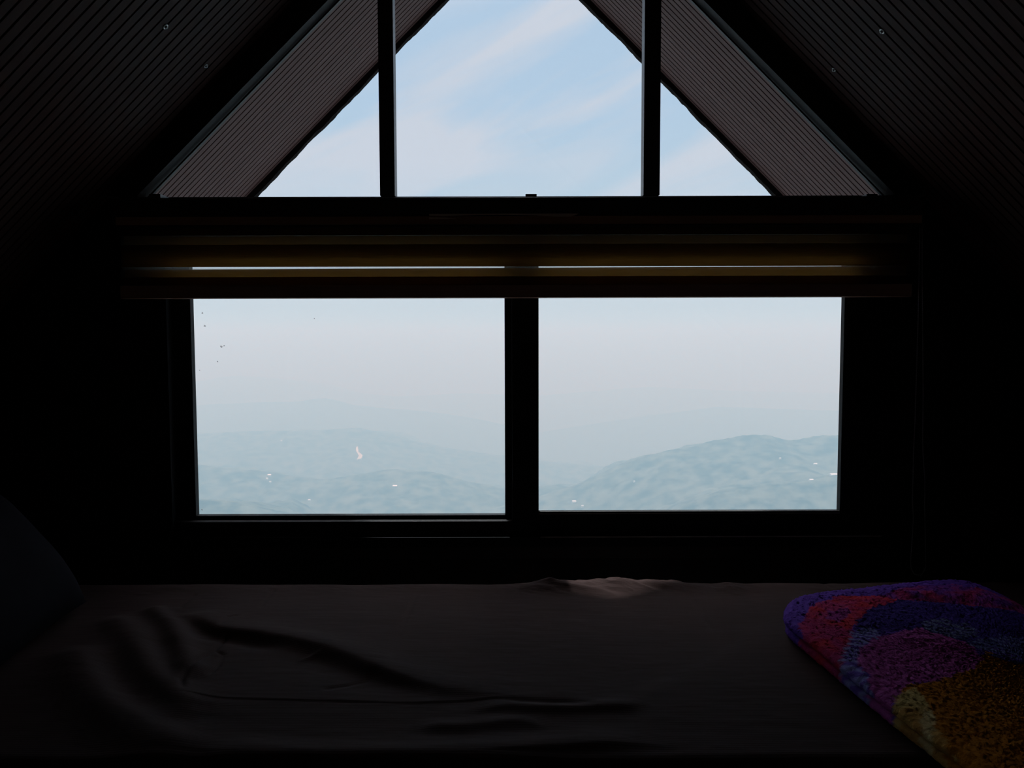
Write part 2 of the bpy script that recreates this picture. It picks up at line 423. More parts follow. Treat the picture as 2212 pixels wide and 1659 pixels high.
def sash(xa, xb, ga, gb, y0, y1, z0, z1, gz, st):
    s = MB()
    s.bbox(xa, ga, y0, y1, z0, z1, .0015); s.bbox(gb, xb, y0, y1, z0, z1, .0015)
    s.bbox(ga, gb, y0, y1, z0, gz, .0015); s.bbox(ga, gb, y0, y1, z1 - .02, z1, .0015)
    ym = (y0 + y1) / 2
    o = rel(s.build('sash', M_sash, w1))
    if ga > 0:
        MB().bbox(ga, gb, y0 - .0015, y0 + .004, gz - .008, gz - .0055, .0005).bbox(ga, gb, y0 + .003, y0 + .007, gz - .001, gz + .0015, .0005).build('glazing_bead', M_lit_edge, o)
    p = MB().box(ga - .002, gb + .002, ym - .0025, ym + .0025, gz - .002, z1 - .017).build('pane', M_glass, o)
    p.matrix_parent_inverse = w1.matrix_world.inverted() if False else Matrix.Identity(4)
    return o, p
zt = z_win_top - .010
s1, p1 = sash(wx0 + ft, X(1148, 880, YF + .045), gx0, gx1, YF + .045, YF + .075, z_track, zt, gz0, .05)
s2, p2 = sash(X(1106, 880, YF + .002), wx1 - ft, hx0, hx1, YF + .002, YF + .030, z_track, zt, hz0, .05)
tag(s1, 'left sash, set in the outer track'); tag(s2, 'right sash, set in the inner track with a broad dark stile')
# specks of dirt on the left pane
mb = MB()
for px, py, r in ((437, 676, 3.2), (442, 704, 4.2), (478, 749, 4.5), (484, 747, 3), (470, 781, 2.4), (431, 800, 1.8), (679, 688, 1.6), (436, 1101, 3)):
    c = at_y(px, py, YF + .0565); rr = r / F * 2.7 * .55
    vv = [c] + [c + Vector((math.cos(a) * rr * (1 + .3 * math.sin(3 * a + px)), 0, math.sin(a) * rr * (1 + .35 * math.cos(2 * a + py)))) for a in [k * math.pi / 5 for k in range(10)]]
    vv2 = [v + Vector((0, .0006, 0)) for v in vv]
    mb.add(vv + vv2, [(0, 1 + k, 1 + (k + 1) % 10) for k in range(10)] + [(11, 12 + (k + 1) % 10, 12 + k) for k in range(10)] + [(1 + k, 12 + k, 12 + (k + 1) % 10, 1 + (k + 1) % 10) for k in range(10)])
M_dirt = cloth_trans('dried_dirt', (.25, .25, .24), (.3, .3, .3), .6)
o = mb.build('dirt_specks', M_dirt, s1)
# inner wooden sill board under the window
struct(MB().bbox(wx0 - .02, wx1 + .02, YF - .022, YF, wz0 - .045, wz0 - .002, .003).build('trim_5', M_beam))

# ------------------------------------------------------------ screws in the ceiling boards
def screw(px, py, label, r):
    p = on_roof(px, py); s = -1 if px < 1112 else 1
    n = -Vector((s * SL, 0, 1)).normalized()
    q = n.to_track_quat('Z', 'Y').to_matrix().to_4x4()
    e = empty('ceiling_screw', p + n * .0005)
    tag(e, label, 'screw', 'screws in the ceiling boards')
    Mx = q
    MB().lathe([(r * .55, 0), (r, 0), (r * 1.02, .0012), (r * .9, .0022), (r * .6, .0014), (r * .55, .001)], Mx).build('washer', M_metal, e, True)
    MB().lathe([(r * .5, -.001), (r * .52, .004), (r * .42, .0065), (r * .2, .0075), (r * .12, .005)], Mx, 14).build('head', M_metal, e, True)
screw(357, 57, 'small silver screw in the left ceiling boards, the higher of the two there', .0085)
screw(444, 142, 'small silver screw in the left ceiling boards, lower one nearest the rafter', .0075)
screw(1906, 67, 'small silver screw in the right ceiling boards, the higher of the two there', .0085)
screw(1802, 150, 'small silver screw in the right ceiling boards, lower one nearest the rafter', .0075)

# ------------------------------------------------------------ zebra roller blind
YV = YF - .115                     # front of the cassette
bl = empty('roller_blind', (at_y(1120, 420, YV).x, YV, at_y(1120, 487, YV).z))
tag(bl, 'brown day and night roller blind, mostly raised, mounted above the sliding window', 'blind')
vx0, vx1 = at_y(243, 450, YV).x, at_y(1998, 450, YV).x
vz1, vzm, vz0 = at_y(1120, 423.5, YV).z, at_y(1120, 466, YV).z, at_y(1120, 488, YV).z
# cassette: curved-front box section
n = 14; prof = [(YF - .012, vz1 - .003), (YV + .02, vz1)]
for k in range(n + 1):
    a = k / n * math.pi / 2
    prof.append((YV + .018 - .018 * math.sin(a), vz1 - .018 + .018 * math.cos(a)))
prof += [(YV, vzm), (YV + .004, vzm), (YV + .004, vz0 + .006), (YV + .0, vz0 + .005), (YV, vz0), (YF - .03, vz0), (YF - .03, vz0 + .004), (YV + .008, vz0 + .004), (YV + .008, vz1 - .02), (YF - .012, vz1 - .02)]
v = [(x, y, z) for x in (vx0 + .006, vx1 - .006) for y, z in prof]; m = len(prof)
f = [(i, (i + 1) % m, m + (i + 1) % m, m + i) for i in range(m)] + [tuple(range(m))[::-1], tuple(range(m, 2 * m))]
rel(link('cassette', v, f, M_case, bl))
for xa, xb in ((vx0, vx0 + .007), (vx1 - .007, vx1)):
    pr = [(YF - .012, vz1 - .002), (YV + .02, vz1 + .002)] + [(YV - .002 + .022 - .022 * math.sin(k / n * math.pi / 2), vz1 - .02 + .022 * math.cos(k / n * math.pi / 2)) for k in range(n + 1)] + [(YV - .002, vz0 - .002), (YF - .012, vz0 - .002)]
    mm = len(pr); v = [(x, y, z) for x in (xa, xb) for y, z in pr]
    f = [(i, (i + 1) % mm, mm + (i + 1) % mm, mm + i) for i in range(mm)] + [tuple(range(mm))[::-1], tuple(range(mm, 2 * mm))]
    rel(link('end_cap', v, f, M_case, bl))
rel(MB().bbox(vx0 + .008, vx1 - .008, YV + .001, YV + .004, vz0 + .006, vzm - .001, .0005).build('fascia_strip', M_insert, bl))
# streak of sunlight on the cassette, modelled as thin pale slivers
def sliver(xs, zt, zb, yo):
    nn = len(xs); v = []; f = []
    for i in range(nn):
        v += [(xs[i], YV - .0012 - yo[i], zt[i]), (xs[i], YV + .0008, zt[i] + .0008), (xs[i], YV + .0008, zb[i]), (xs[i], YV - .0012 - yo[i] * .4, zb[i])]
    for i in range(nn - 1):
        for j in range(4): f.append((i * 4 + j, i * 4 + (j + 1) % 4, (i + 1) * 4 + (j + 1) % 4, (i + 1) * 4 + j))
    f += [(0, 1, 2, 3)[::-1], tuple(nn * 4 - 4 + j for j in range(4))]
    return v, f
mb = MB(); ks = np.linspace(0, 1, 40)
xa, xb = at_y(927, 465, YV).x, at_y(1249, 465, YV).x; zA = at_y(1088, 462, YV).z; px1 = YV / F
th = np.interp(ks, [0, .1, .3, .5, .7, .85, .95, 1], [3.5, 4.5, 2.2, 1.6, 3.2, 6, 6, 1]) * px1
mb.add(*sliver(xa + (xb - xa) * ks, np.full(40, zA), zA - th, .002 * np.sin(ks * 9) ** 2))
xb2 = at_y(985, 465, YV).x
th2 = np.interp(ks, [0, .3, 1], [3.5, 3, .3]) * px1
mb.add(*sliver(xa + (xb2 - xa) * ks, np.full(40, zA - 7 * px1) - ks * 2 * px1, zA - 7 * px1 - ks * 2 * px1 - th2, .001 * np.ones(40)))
tag(rel(mb.build('light_streak', M_streak, bl)), 'streak of sunlight at the middle of the cassette, modelled as a pale sliver')
for px in (340, 1147, 1878):
    x = at_y(px, 421, YF - .05).x
    rel(MB().bbox(x - .019, x + .019, YF - .07, YF + .0, vz1 - .004, at_y(px, 420, YF - .06).z, .001).bbox(x - .012, x + .012, YF - .011, YF + .0, vz1 - .03, vz1, .001).build('mounting_bracket', M_alu, bl))
# fabric: front and rear layers, opaque bands and sheer bands
fy, ry = YF - .075, YF - .052
fx0, fx1 = at_y(262, 560, fy).x, at_y(1966, 560, fy).x
def layer(yy, gaps, top, bot, nm):
    """gaps: list of (z0,z1) at the left end and (z0,z1) at the right end, top first"""
    segs = []; cl, c_r = top, top
    for (l1, l0, r1, r0) in gaps:
        segs.append(('band', cl, l1, c_r, r1)); segs.append(('sheer', l1, l0, r1, r0)); cl, c_r = l0, r0
    segs.append(('band', cl, bot, c_r, bot))
    for kind, a, b, c, d in segs:
        v = []; nn = 60
        for i in range(nn + 1):
            t = i / nn; x = fx0 + (fx1 - fx0) * t
            sag = .0006 * math.sin(t * 9 + yy * 50)
            zt_, zb_ = a + (c - a) * t, b + (d - b) * t
            v += [(x, yy + sag, zt_), (x, yy + sag, zb_)]
        f = [(2 * i, 2 * i + 1, 2 * i + 3, 2 * i + 2) for i in range(nn)]
        o = rel(link(nm + '_' + kind, v, f, M_band if kind == 'band' else M_sheer, bl))
zf_ = lambda py: at_y(1106, py, fy).z
zr_ = lambda py: at_y(1106, py, ry).z
btop = zf_(616)
layer(fy, [(zf_(507), zf_(527), zf_(507), zf_(527)), (zf_(575.0), zf_(597), zf_(576.0), zf_(597))], vz0 + .01, btop, 'front')
layer(ry, [(zr_(487), zr_(509), zr_(487), zr_(509)), (zr_(559), zr_(580.6), zr_(559), zr_(576.4))], vz0 + .01, zr_(618), 'rear')
rz1, rz0 = at_y(1106, 615, fy - .01).z, at_y(1106, 643, fy - .01).z
mb = MB().bbox(fx0 - .002, fx1 + .004, fy - .012, ry + .008, rz0, rz1, .005)
rel(mb.build('bottom_rail', M_rail, bl))
for xa, xb in ((fx0 - .005, fx0 - .001), (fx1 + .003, fx1 + .007)):
    rel(MB().bbox(xa, xb, fy - .013, ry + .009, rz0 - .001, rz1 + .001, .003).build('rail_cap', M_case, bl))
# roller tube inside the cassette
rel(MB().tube([(vx0 + .01, YF - .055, vz1 - .035), (vx1 - .01, YF - .055, vz1 - .035)], .016, 16).build('roller_tube', M_alu, bl))
# bead chain: one loop of beads on a cord
def smooth_path(pts, n):
    t = np.linspace(0, 1, len(pts)); P = np.array(pts, float); tt = np.linspace(0, 1, n)
    return np.stack([np.interp(tt, t, P[:, k]) for k in range(P.shape[1])], 1)
cyl = YF - .06
left = [(1987, 486), (1985, 600), (1983, 700), (1979, 830), (1977, 900), (1973, 985), (1972, 1040), (1971, 1080), (1973, 1120), (1970, 1170), (1967, 1210), (1968, 1228)]
right = [(1999, 1228), (1999, 1190), (1998, 1130), (1997, 1090), (1998, 1040), (1994, 985), (1993, 950), (1994, 850), (1993, 700), (1992, 600), (1992, 486)]
loop = [at_y(a, b, cyl) for a, b in left] + [at_y(1975, 1241, cyl), at_y(1990, 1243, cyl)] + [at_y(a, b, cyl) for a, b in right]
P3 = np.array([list(p) for p in loop]); seg = np.r_[0, np.cumsum(np.linalg.norm(np.diff(P3, axis=0), axis=1))]
dd = np.arange(0, seg[-1], .0062); pts = np.stack([np.interp(dd, seg, P3[:, k]) for k in range(3)], 1)
mb = MB()
sph = []; sf = []
for i in range(1, 4):
    for k in range(6):
        a = math.pi * i / 4; sph.append((math.sin(a) * math.cos(k * math.pi / 3), math.sin(a) * math.sin(k * math.pi / 3), math.cos(a)))
sph += [(0, 0, 1), (0, 0, -1)]
for i in range(2):
    for k in range(6): sf.append((i * 6 + k, (i + 1) * 6 + k, (i + 1) * 6 + (k + 1) % 6, i * 6 + (k + 1) % 6))
sf += [(18, k, (k + 1) % 6) for k in range(6)] + [(19, 12 + (k + 1) % 6, 12 + k) for k in range(6)]
for p in pts: mb.add([(p[0] + q[0] * .0022, p[1] + q[1] * .0022, p[2] + q[2] * .0022) for q in sph], sf)
mb.tube([tuple(p) for p in pts[::3]], .0008, 5)
M_chain = mat('grey_plastic_bead', (.32, .32, .32), .45, .4)
tag(rel(mb.build('bead_chain', M_chain, bl, True)), 'grey bead chain loop hanging at the right end')

# ------------------------------------------------------------ bed
BX0, BX1 = -XW + .03, XW - .03
BY1 = YBED
def bed_pt(px, py, dz=0): p = at_z(px, py, ZB + dz); return (p.x, p.y)
BY0 = bed_pt(1106, 1628)[1]
bed = empty('bed', (0, (BY0 + BY1) / 2, 0)); tag(bed, 'wide low bed standing under the window, hidden by a dark sheet', 'bed')
rel(MB().bbox(BX0 + .03, BX1 - .03, BY0 + .03, BY1 - .035, .30, ZB - .034, .03).build('mattress', M_mattress, bed))
fr = MB(); fr.bbox(BX0 + .02, BX1 - .02, BY0 + .02, BY1 - .01, .2, .298, .006)
rel(fr.build('bed_frame', M_wood, bed))
for xx in (BX0 + .08, 0, BX1 - .08):
    for yy in (BY0 + .1, BY1 - .1):
        rel(MB().bbox(xx - .035, xx + .035, yy - .035, yy + .035, 0, .2, .004).build('leg', M_wood, bed))

# sheet: height field over the bed, falling over its front edge
nx = 760
xs = np.linspace(BX0, BX1, nx)
ytop = np.linspace(BY1, BY0 + .0, 330)
ytop = np.concatenate([np.linspace(BY1, BY1 - .16, 60, endpoint=False), np.linspace(BY1 - .16, BY0, 290)])
Xg, Yg = np.meshgrid(xs, ytop)
Zg = np.zeros_like(Xg)
def polyline_field(pts):
    """signed distance (positive = window side / left of travel) and parameter along a bed-plane polyline given in photo pixels"""
    P = np.array([bed_pt(*p) for p in pts])
    best = np.full(Xg.shape, 1e9); sg = np.zeros_like(Xg); par = np.zeros_like(Xg)
    Lc = np.r_[0, np.cumsum(np.linalg.norm(np.diff(P, axis=0), axis=1))]
    for i in range(len(P) - 1):
        a, b = P[i], P[i + 1]; d = b - a; l = np.linalg.norm(d) + 1e-9; d = d / l
        t = np.clip((Xg - a[0]) * d[0] + (Yg - a[1]) * d[1], 0, l)
        dx = Xg - a[0] - d[0] * t; dy = Yg - a[1] - d[1] * t; r = np.hypot(dx, dy)
        s = np.sign(d[0] * dy - d[1] * dx); m = r < best
        best[m] = r[m]; sg[m] = s[m]; par[m] = ((Lc[i] + t) / Lc[-1])[m]
    return best * sg, par, best
def ridge(pts, h, wa, wb, ends=.12, hv=None):
    """soft fold: wa width on the window side, wb on the other"""
    global Zg
    s, t, r = polyline_field(pts)
    w = np.where(s > 0, wa, wb)
    e = np.clip(np.minimum(t, 1 - t) / ends, 0, 1) if ends else 1
    e = e * e * (3 - 2 * e) if ends else 1
    hh = h if hv is None else np.interp(t, np.linspace(0, 1, len(hv)), hv)
    Zg += hh * e * np.exp(-(r / w) ** 2)
def crease(pts, h, w):
    ridge(pts, -h, w, w, .15)
def step(pts, h, w, ends=.1):
    """one-sided step: cloth stands h higher on the window side, fading away from the edge"""
    global Zg
    s, t, r = polyline_field(pts)
    e = np.clip(np.minimum(t, 1 - t) / ends, 0, 1)
    Zg += e * h * np.where(s > -w, np.clip((s + w) / w, 0, 1) * np.exp(-np.maximum(s, 0) / .10), 0)
# long main fold
ridge([(385, 1322), (480, 1364), (560, 1374), (640, 1391), (700, 1406), (760, 1426), (820, 1450), (900, 1476), (960, 1490), (1060, 1500), (1200, 1505), (1330, 1508)],
      .03, .075, .026, .08, [.008, .016, .016, .018, .020, .020, .018, .013, .008, .005, .003, .002])
ridge([(640, 1412), (740, 1448), (820, 1475), (900, 1492), (960, 1508)], -.005, .022, .05, .25)
ridge([(405, 1345), (450, 1372), (520, 1385), (620, 1405)], -.008, .02, .03, .3)
# folds fanning out of the left corner under the pillow
ridge([(318, 1312), (345, 1335), (372, 1360), (390, 1395), (405, 1440), (425, 1475)], .018, .035, .03, .12)
ridge([(232, 1330), (275, 1370), (305, 1420), (340, 1470), (385, 1512), (430, 1560)], .018, .05, .045, .15)
ridge([(150, 1400), (170, 1450), (200, 1500), (250, 1545), (320, 1590), (430, 1640)], .020, .05, .06, .15)
ridge([(330, 1370), (350, 1430), (385, 1490)], -.006, .03, .03, .3)
ridge([(230, 1410), (270, 1490), (350, 1560)], -.006, .05, .05, .3)
# sheet rises towards the pillow
px0, py0 = bed_pt(-20, 1430)
Zg += .012 * np.exp(-(((Xg - px0) / .30) ** 2 + ((Yg - py0) / .26) ** 2))
# fine creases
crease([(395, 1507), (393, 1475), (430, 1430), (465, 1402), (498, 1362)], .007, .0055)
crease([(465, 1404), (482, 1414), (470, 1440), (447, 1462)], .005, .0055)
crease([(520, 1330), (495, 1338), (475, 1362)], .003, .006)
crease([(595, 1272), (570, 1300), (558, 1315)], .003, .006)
crease([(425, 1282), (385, 1316)], .003, .008)
crease([(905, 1275), (890, 1300), (868, 1350), (850, 1400), (842, 1440)], .0028, .010)
crease([(820, 1450), (790, 1468), (750, 1480), (690, 1492)], .003, .008)
crease([(1470, 1255), (1495, 1290), (1520, 1330), (1545, 1365)], .0022, .009)
crease([(1765, 1250), (1800, 1275)], .0022, .008)
ridge([(700, 1411), (660, 1424), (640, 1432)], .004, .008, .008, .3)
# long hem step
step([(1120, 1510), (1060, 1511), (900, 1518), (760, 1515), (650, 1512), (520, 1509), (396, 1507)][::-1], .0022, .004, .06)
# soft hollow running down from the blanket
s, t, r = polyline_field([(1690, 1318), (1640, 1340), (1580, 1380), (1500, 1425), (1400, 1468), (1300, 1490)])
Zg += .010 * np.exp(-(np.maximum(-s, 0) / .0001) ** 0) * np.where(s < 0, np.exp(-(r / .16) ** 2), np.exp(-(r / .03) ** 2)) * np.clip(np.minimum(t, 1 - t) / .15, 0, 1) * (-1)
# rolls near the front edge
ridge([(1000, 1530), (1100, 1528), (1200, 1532), (1330, 1528), (1420, 1520)], .010, .035, .018, .25)
ridge([(880, 1572), (1000, 1570), (1100, 1560), (1200, 1566)], .008, .03, .02, .25)
ridge([(1060, 1512), (1160, 1518), (1300, 1522)], -.006, .012, .02, .3)
ridge([(300, 1618), (420, 1622), (650, 1636), (900, 1635), (1100, 1622), (1250, 1612), (1380, 1606), (1500, 1612)], .012, .05, .02, .2)
Zg += .006 * fbm(Xg * 2.2, Yg * 3.0, 3) + .0022 * fbm(Xg * 5 + 9, Yg * 17 + 4, 4) + .0012 * fbm(Xg * 16, Yg * 50, 2)
# rumpled strip along the back edge, fullest behind the right sash
tx = np.interp(Xg, [bed_pt(a, 1254)[0] for a in (300, 700, 1120, 1185, 1230, 1340, 1370, 1440, 1490, 1530, 1560, 1600, 1900)], [.1, .1, .2, .8, .7, 1.0, .7, .6, .35, .2, .45, .1, .15])
yy = (Yg - (BY1 - .060 + .010 * np.sin(Xg * 17))) / .045
Zg += tx * (.032 * np.exp(-yy ** 2) + np.exp(-yy ** 2 * .7) * (.022 * fbm(Xg * 16, Yg * 45 + Xg * 20, 4)))
Zg -= .03 * np.clip((Yg - (BY1 - .03)) / .03, 0, 1) ** 2
Zg -= .0
rows = [np.stack([Xg, Yg, Zg + ZB], -1)]
# rounded front edge and drop
R = .035
last = Zg[-1]
for k in range(1, 9):
    a = k / 8 * math.pi / 2
    rows.append(np.stack([xs, np.full(nx, BY0 - R * math.sin(a)), ZB + last - R + R * math.cos(a)], -1)[None])
for k in range(1, 24):
    t = k / 23; z = ZB - R - t * (ZB - R - .14)
    yy = BY0 - R - .018 * np.sin(xs * 11 + 1.5 * np.sin(xs * 3)) * t - .02 * t - .01 * fbm(xs * 6, np.full(nx, t * 2), 3) * t
    rows.append(np.stack([xs, yy, np.full(nx, z) + last * (1 - t)], -1)[None])
V = np.concatenate(rows, 0); nr = V.shape[0]
V = V.reshape(-1, 3)
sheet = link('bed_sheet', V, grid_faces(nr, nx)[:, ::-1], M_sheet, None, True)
tag(sheet, 'dark brown-grey wrinkled bed sheet spread over the bed under the window', 'sheet')
so = sheet.modifiers.new('thickness', 'SOLIDIFY'); so.thickness = .002; so.offset = -1

# ------------------------------------------------------------ dark pillow at the left
def pillow():
    n1, n2 = 60, 44; hw, hh, th = .36, .235, .105
    v = []
    def thick(u, w):
        return th * max(0, (1 - abs(u) ** 3.2)) ** .55 * max(0, (1 - abs(w) ** 3.2)) ** .55
    def side(sg):
        for i in range(n1):
            for j in range(n2):
                u = -1 + 2 * i / (n1 - 1); w = -1 + 2 * j / (n2 - 1)
                pull = 1 - .07 * (1 - abs(u) ** 2) * abs(w) ** 6 - .07 * (1 - abs(w) ** 2) * abs(u) ** 6
                zz = thick(u, w) + .010 * float(fbm(np.array([u * 3 + 5 * sg]), np.array([w * 3.]), 3)[0]) * (1 - abs(u) ** 4) * (1 - abs(w) ** 4)
                v.append((u * hw * pull, w * hh * pull, sg * zz))
    side(1); side(-1)
    f = list(grid_faces(n1, n2)) + list(grid_faces(n1, n2, n1 * n2)[:, ::-1])
    return v, f
v, f = pillow()
pe = empty('pillow', at_z(-60, 1420, ZB)); 
pe.location = (-1.33, 1.80, ZB + .016)
tag(pe, 'dark plump pillow leaning up at the left end of the bed', 'pillow')
Rm = Matrix.Rotation(math.radians(8), 4, 'Z') @ Matrix.Rotation(math.radians(52), 4, 'Y') @ Matrix.Rotation(math.radians(90), 4, 'Z')
zmin = min((Rm @ Vector(p)).z for p in v); Rm = Matrix.Translation((0, 0, -zmin)) @ Rm
link('pillowcase', [Rm @ Vector(p) for p in v], f, M_pillow, pe, True)
# piped seam
sp = []
for k in range(160):
    a = 2 * math.pi * k / 159; u = math.copysign(min(1, abs(math.cos(a)) ** .35), math.cos(a)); w = math.copysign(min(1, abs(math.sin(a)) ** .35), math.sin(a))
    pull = 1 - .07 * (1 - abs(u) ** 2) * abs(w) ** 6 - .07 * (1 - abs(w) ** 2) * abs(u) ** 6
    sp.append(Rm @ Vector((u * .36 * pull, w * .235 * pull, 0)))
MB().tube(sp, .0022, 6).build('seam', M_pillow, pe, True)

# ------------------------------------------------------------ folded plush blanket with roses
ZT = ZB + .062                     # its top
def bp(px, py): p = at_z(px, py, ZT - .01); return (p.x, p.y)
outl = [bp(1688, 1335), bp(1700, 1305), bp(1730, 1291), bp(1800, 1280), bp(1900, 1270), bp(1990, 1261), bp(2060, 1256), bp(2105, 1262), bp(2160, 1284), bp(2225, 1318), bp(2300, 1358)]
outl += [(1.52, 1.65), (1.56, 1.35), (1.42, 1.02), (1.05, 1.00)]
outl = [p for p in outl]
low = [(2190, 1765), (2075, 1670), (1985, 1600), (1915, 1545), (1855, 1496), (1800, 1450), (1750, 1408), (1708, 1374)]
outl += [at_z(*p, ZB + .03).xy[:] for p in low]
print('blanket outline', [(round(a, 2), round(b, 2)) for a, b in outl], 'BY0', BY0)
# the blanket stays on the bed
outl = [(a, max(b, BY0 + .02 if False else b)) for a, b in outl]
def closed_smooth(P, n, it=1):
    P = np.array(P)
    for _ in range(3):                     # Chaikin
        Q = np.roll(P, -1, 0); P = np.stack([.75 * P + .25 * Q, .25 * P + .75 * Q], 1).reshape(-1, 2)
    d = np.r_[0, np.cumsum(np.linalg.norm(np.diff(np.vstack([P, P[:1]]), axis=0), axis=1))]
    t = np.linspace(0, d[-1], n, endpoint=False); PP = np.vstack([P, P[:1]])
    return np.stack([np.interp(t, d, PP[:, 0]), np.interp(t, d, PP[:, 1])], 1)
no = 560
O = closed_smooth(outl, no)
tan = np.roll(O, -1, 0) - np.roll(O, 1, 0); tan /= np.linalg.norm(tan, axis=1)[:, None]
area = np.sum(O[:, 0] * np.roll(O[:, 1], -1) - np.roll(O[:, 0], -1) * O[:, 1])
nrm = np.stack([tan[:, 1], -tan[:, 0]], 1) * (1 if area > 0 else -1)     # outward
cen = O.mean(0)
TH = ZT - ZB
rings = []
# two rounded layers, then the top
def ring(off, z): return np.stack([O[:, 0] + nrm[:, 0] * off, O[:, 1] + nrm[:, 1] * off, np.full(no, z)], 1)
z0 = ZB + .004
for k in range(9):
    a = -math.pi / 2 + k / 8 * math.pi; rings.append(ring(-.030 + .024 * math.cos(a), z0 + TH * .24 + TH * .24 * math.sin(a)))
for k in range(13):
    a = -math.pi / 2 + k / 12 * math.pi * 1.0
    rings.append(ring(-.022 + .022 * math.cos(a), z0 + TH * .72 + TH * .24 * math.sin(a)))
# inward rings: shrink toward the centroid
base = rings[-1]
nin = 130
for k in range(1, nin + 1):
    s = (k / nin) ** 1.0
    q = base.copy(); q[:, 0] += (cen[0] - q[:, 0]) * s * .995; q[:, 1] += (cen[1] - q[:, 1]) * s * .995
    dist = np.linalg.norm(q[:, :2] - base[:, :2], axis=1)
    q[:, 2] += .008 * (1 - np.exp(-dist / .05))
    rings.append(q)
V = np.concatenate(rings, 0); nr = len(rings)
# puffy unevenness, and a shallow fold trough near the back edge
h = .010 * fbm(V[:, 0] * 5 + 3, V[:, 1] * 5, 3) + .0025 * fbm(V[:, 0] * 40, V[:, 1] * 40, 2) + .0014 * rng.standard_normal(len(V))
wt = np.clip((V[:, 2] - z0) / TH, 0, 1)
V[:, 2] += h * wt
V[:, 0] += .0011 * rng.standard_normal(len(V)); V[:, 1] += .0011 * rng.standard_normal(len(V))
a = np.array(bp(1905, 1289)); b = np.array(bp(2212, 1315)); d = (b - a) / np.linalg.norm(b - a)
tt = (V[:, 0] - a[0]) * d[0] + (V[:, 1] - a[1]) * d[1]; rr = (V[:, 0] - a[0]) * -d[1] + (V[:, 1] - a[1]) * d[0]
V[:, 2] -= .012 * np.exp(-((rr + .03) / .03) ** 2) * np.clip(tt / .1 + .8, 0, 1) * wt
i = np.arange(nr - 1)[:, None] * no + np.arange(no)[None, :]
j = np.arange(nr - 1)[:, None] * no + (np.arange(no)[None, :] + 1) % no
Fc = np.stack([i, j, j + no, i + no], -1).reshape(-1, 4)
if area < 0: Fc = Fc[:, ::-1]
Fl = [tuple(q) for q in Fc] + [tuple(range(no))[::-1] if area > 0 else tuple(range(no)), tuple(range((nr - 1) * no, nr * no))]
# printed pattern as a colour attribute (dye of the cloth)
qx, qy = project(V[:, 0], V[:, 1], V[:, 2] * 0 + ZT)
qx = qx + 9 * fbm(V[:, 0] * 45, V[:, 1] * 45, 3) * 2; qy = qy + 7 * fbm(V[:, 0] * 45 + 50, V[:, 1] * 45, 3) * 2
def inside(poly):
    P = np.array(poly, float); r = np.zeros(len(qx), bool); k = len(P)
    for a in range(k):
        x1, y1 = P[a]; x2, y2 = P[(a + 1) % k]
        c = ((y1 > qy) != (y2 > qy)) & (qx < (x2 - x1) * (qy - y1) / (y2 - y1 + 1e-12) + x1); r ^= c
    return r
col = np.zeros((len(V), 3)); col[:] = (.062, .022, .20)
def paint(poly, c, alpha=1.0):
    m = inside(poly); al = alpha if np.isscalar(alpha) else alpha[m][:, None]
    col[m] = col[m] * (1 - al) + np.array(c) * al
n1 = np.clip(fbm(V[:, 0] * 30, V[:, 1] * 30, 4) * 3 + .5, 0, 1)
stroke = np.clip(np.sin((V[:, 0] * .8 + V[:, 1]) * 210 + 14 * fbm(V[:, 0] * 12, V[:, 1] * 12, 3)) * 1.2 + .5, 0, 1)
paint([(1880, 1300), (1990, 1285), (2260, 1330), (2260, 1440), (2060, 1385), (1950, 1366), (1860, 1385), (1840, 1350)], (.022, .010, .10))
paint([(1728, 1352), (1752, 1318), (1785, 1303), (1850, 1290), (1905, 1286), (1940, 1296), (1905, 1312), (1868, 1330), (1845, 1356), (1838, 1392), (1812, 1440), (1793, 1458), (1750, 1418), (1732, 1385)], (.26, .012, .028), .7 + .3 * n1)
paint([(1790, 1330), (1830, 1318), (1840, 1330), (1810, 1350), (1785, 1345)], (.11, .02, .16), .7)
paint([(1900, 1288), (1960, 1272), (2060, 1268), (2140, 1282), (2260, 1318), (2260, 1345), (2150, 1318), (2050, 1302), (1950, 1296)], (.20, .014, .055), .2 + .7 * n1)
paint([(1806, 1432), (1818, 1415), (1835, 1375), (1880, 1365), (1905, 1378), (1880, 1400), (1858, 1425), (1868, 1450), (1888, 1490), (1905, 1515), (1925, 1530), (1905, 1548), (1850, 1490)], (.15, .15, .34), .15 + .75 * stroke)
paint([(1985, 1352), (2040, 1346), (2085, 1356), (2120, 1380), (2060, 1385), (2005, 1372)], (.10, .12, .20), .1 + .6 * stroke)
paint([(2080, 1392), (2150, 1380), (2260, 1385), (2260, 1455), (2180, 1440), (2130, 1420)], (.07, .08, .18), .2 + .7 * stroke)
gold = [(1922, 1535), (1935, 1508), (1965, 1485), (2060, 1473), (2105, 1452), (2130, 1418), (2190, 1445), (2300, 1440), (2400, 1600), (2300, 1800), (2000, 1800)]
paint(gold, (.25, .088, .003))
paint([(1918, 1535), (1935, 1508), (1975, 1492), (2000, 1520), (2020, 1570), (2060, 1620), (2110, 1700), (2040, 1720), (1960, 1640)], (.34, .25, .10), .35 + .6 * n1)
paint([(1990, 1545), (2010, 1540), (2022, 1570), (2005, 1590), (1992, 1570)], (.4, .34, .2), .5)
rose = [(1848, 1428), (1866, 1402), (1900, 1385), (1940, 1370), (1990, 1366), (2050, 1384), (2100, 1400), (2125, 1430), (2105, 1458), (2055, 1473), (1965, 1484), (1935, 1508), (1912, 1522), (1890, 1500), (1872, 1450)]
paint(rose, (.24, .045, .20))
m = inside(rose)
rad = np.hypot((qx - 2015) / 1.8, (qy - 1430)); sw = np.clip(np.sin(rad * .42 + 2.2 * np.arctan2(qy - 1430, (qx - 2015) / 1.8)) * 1.4, 0, 1) * .55
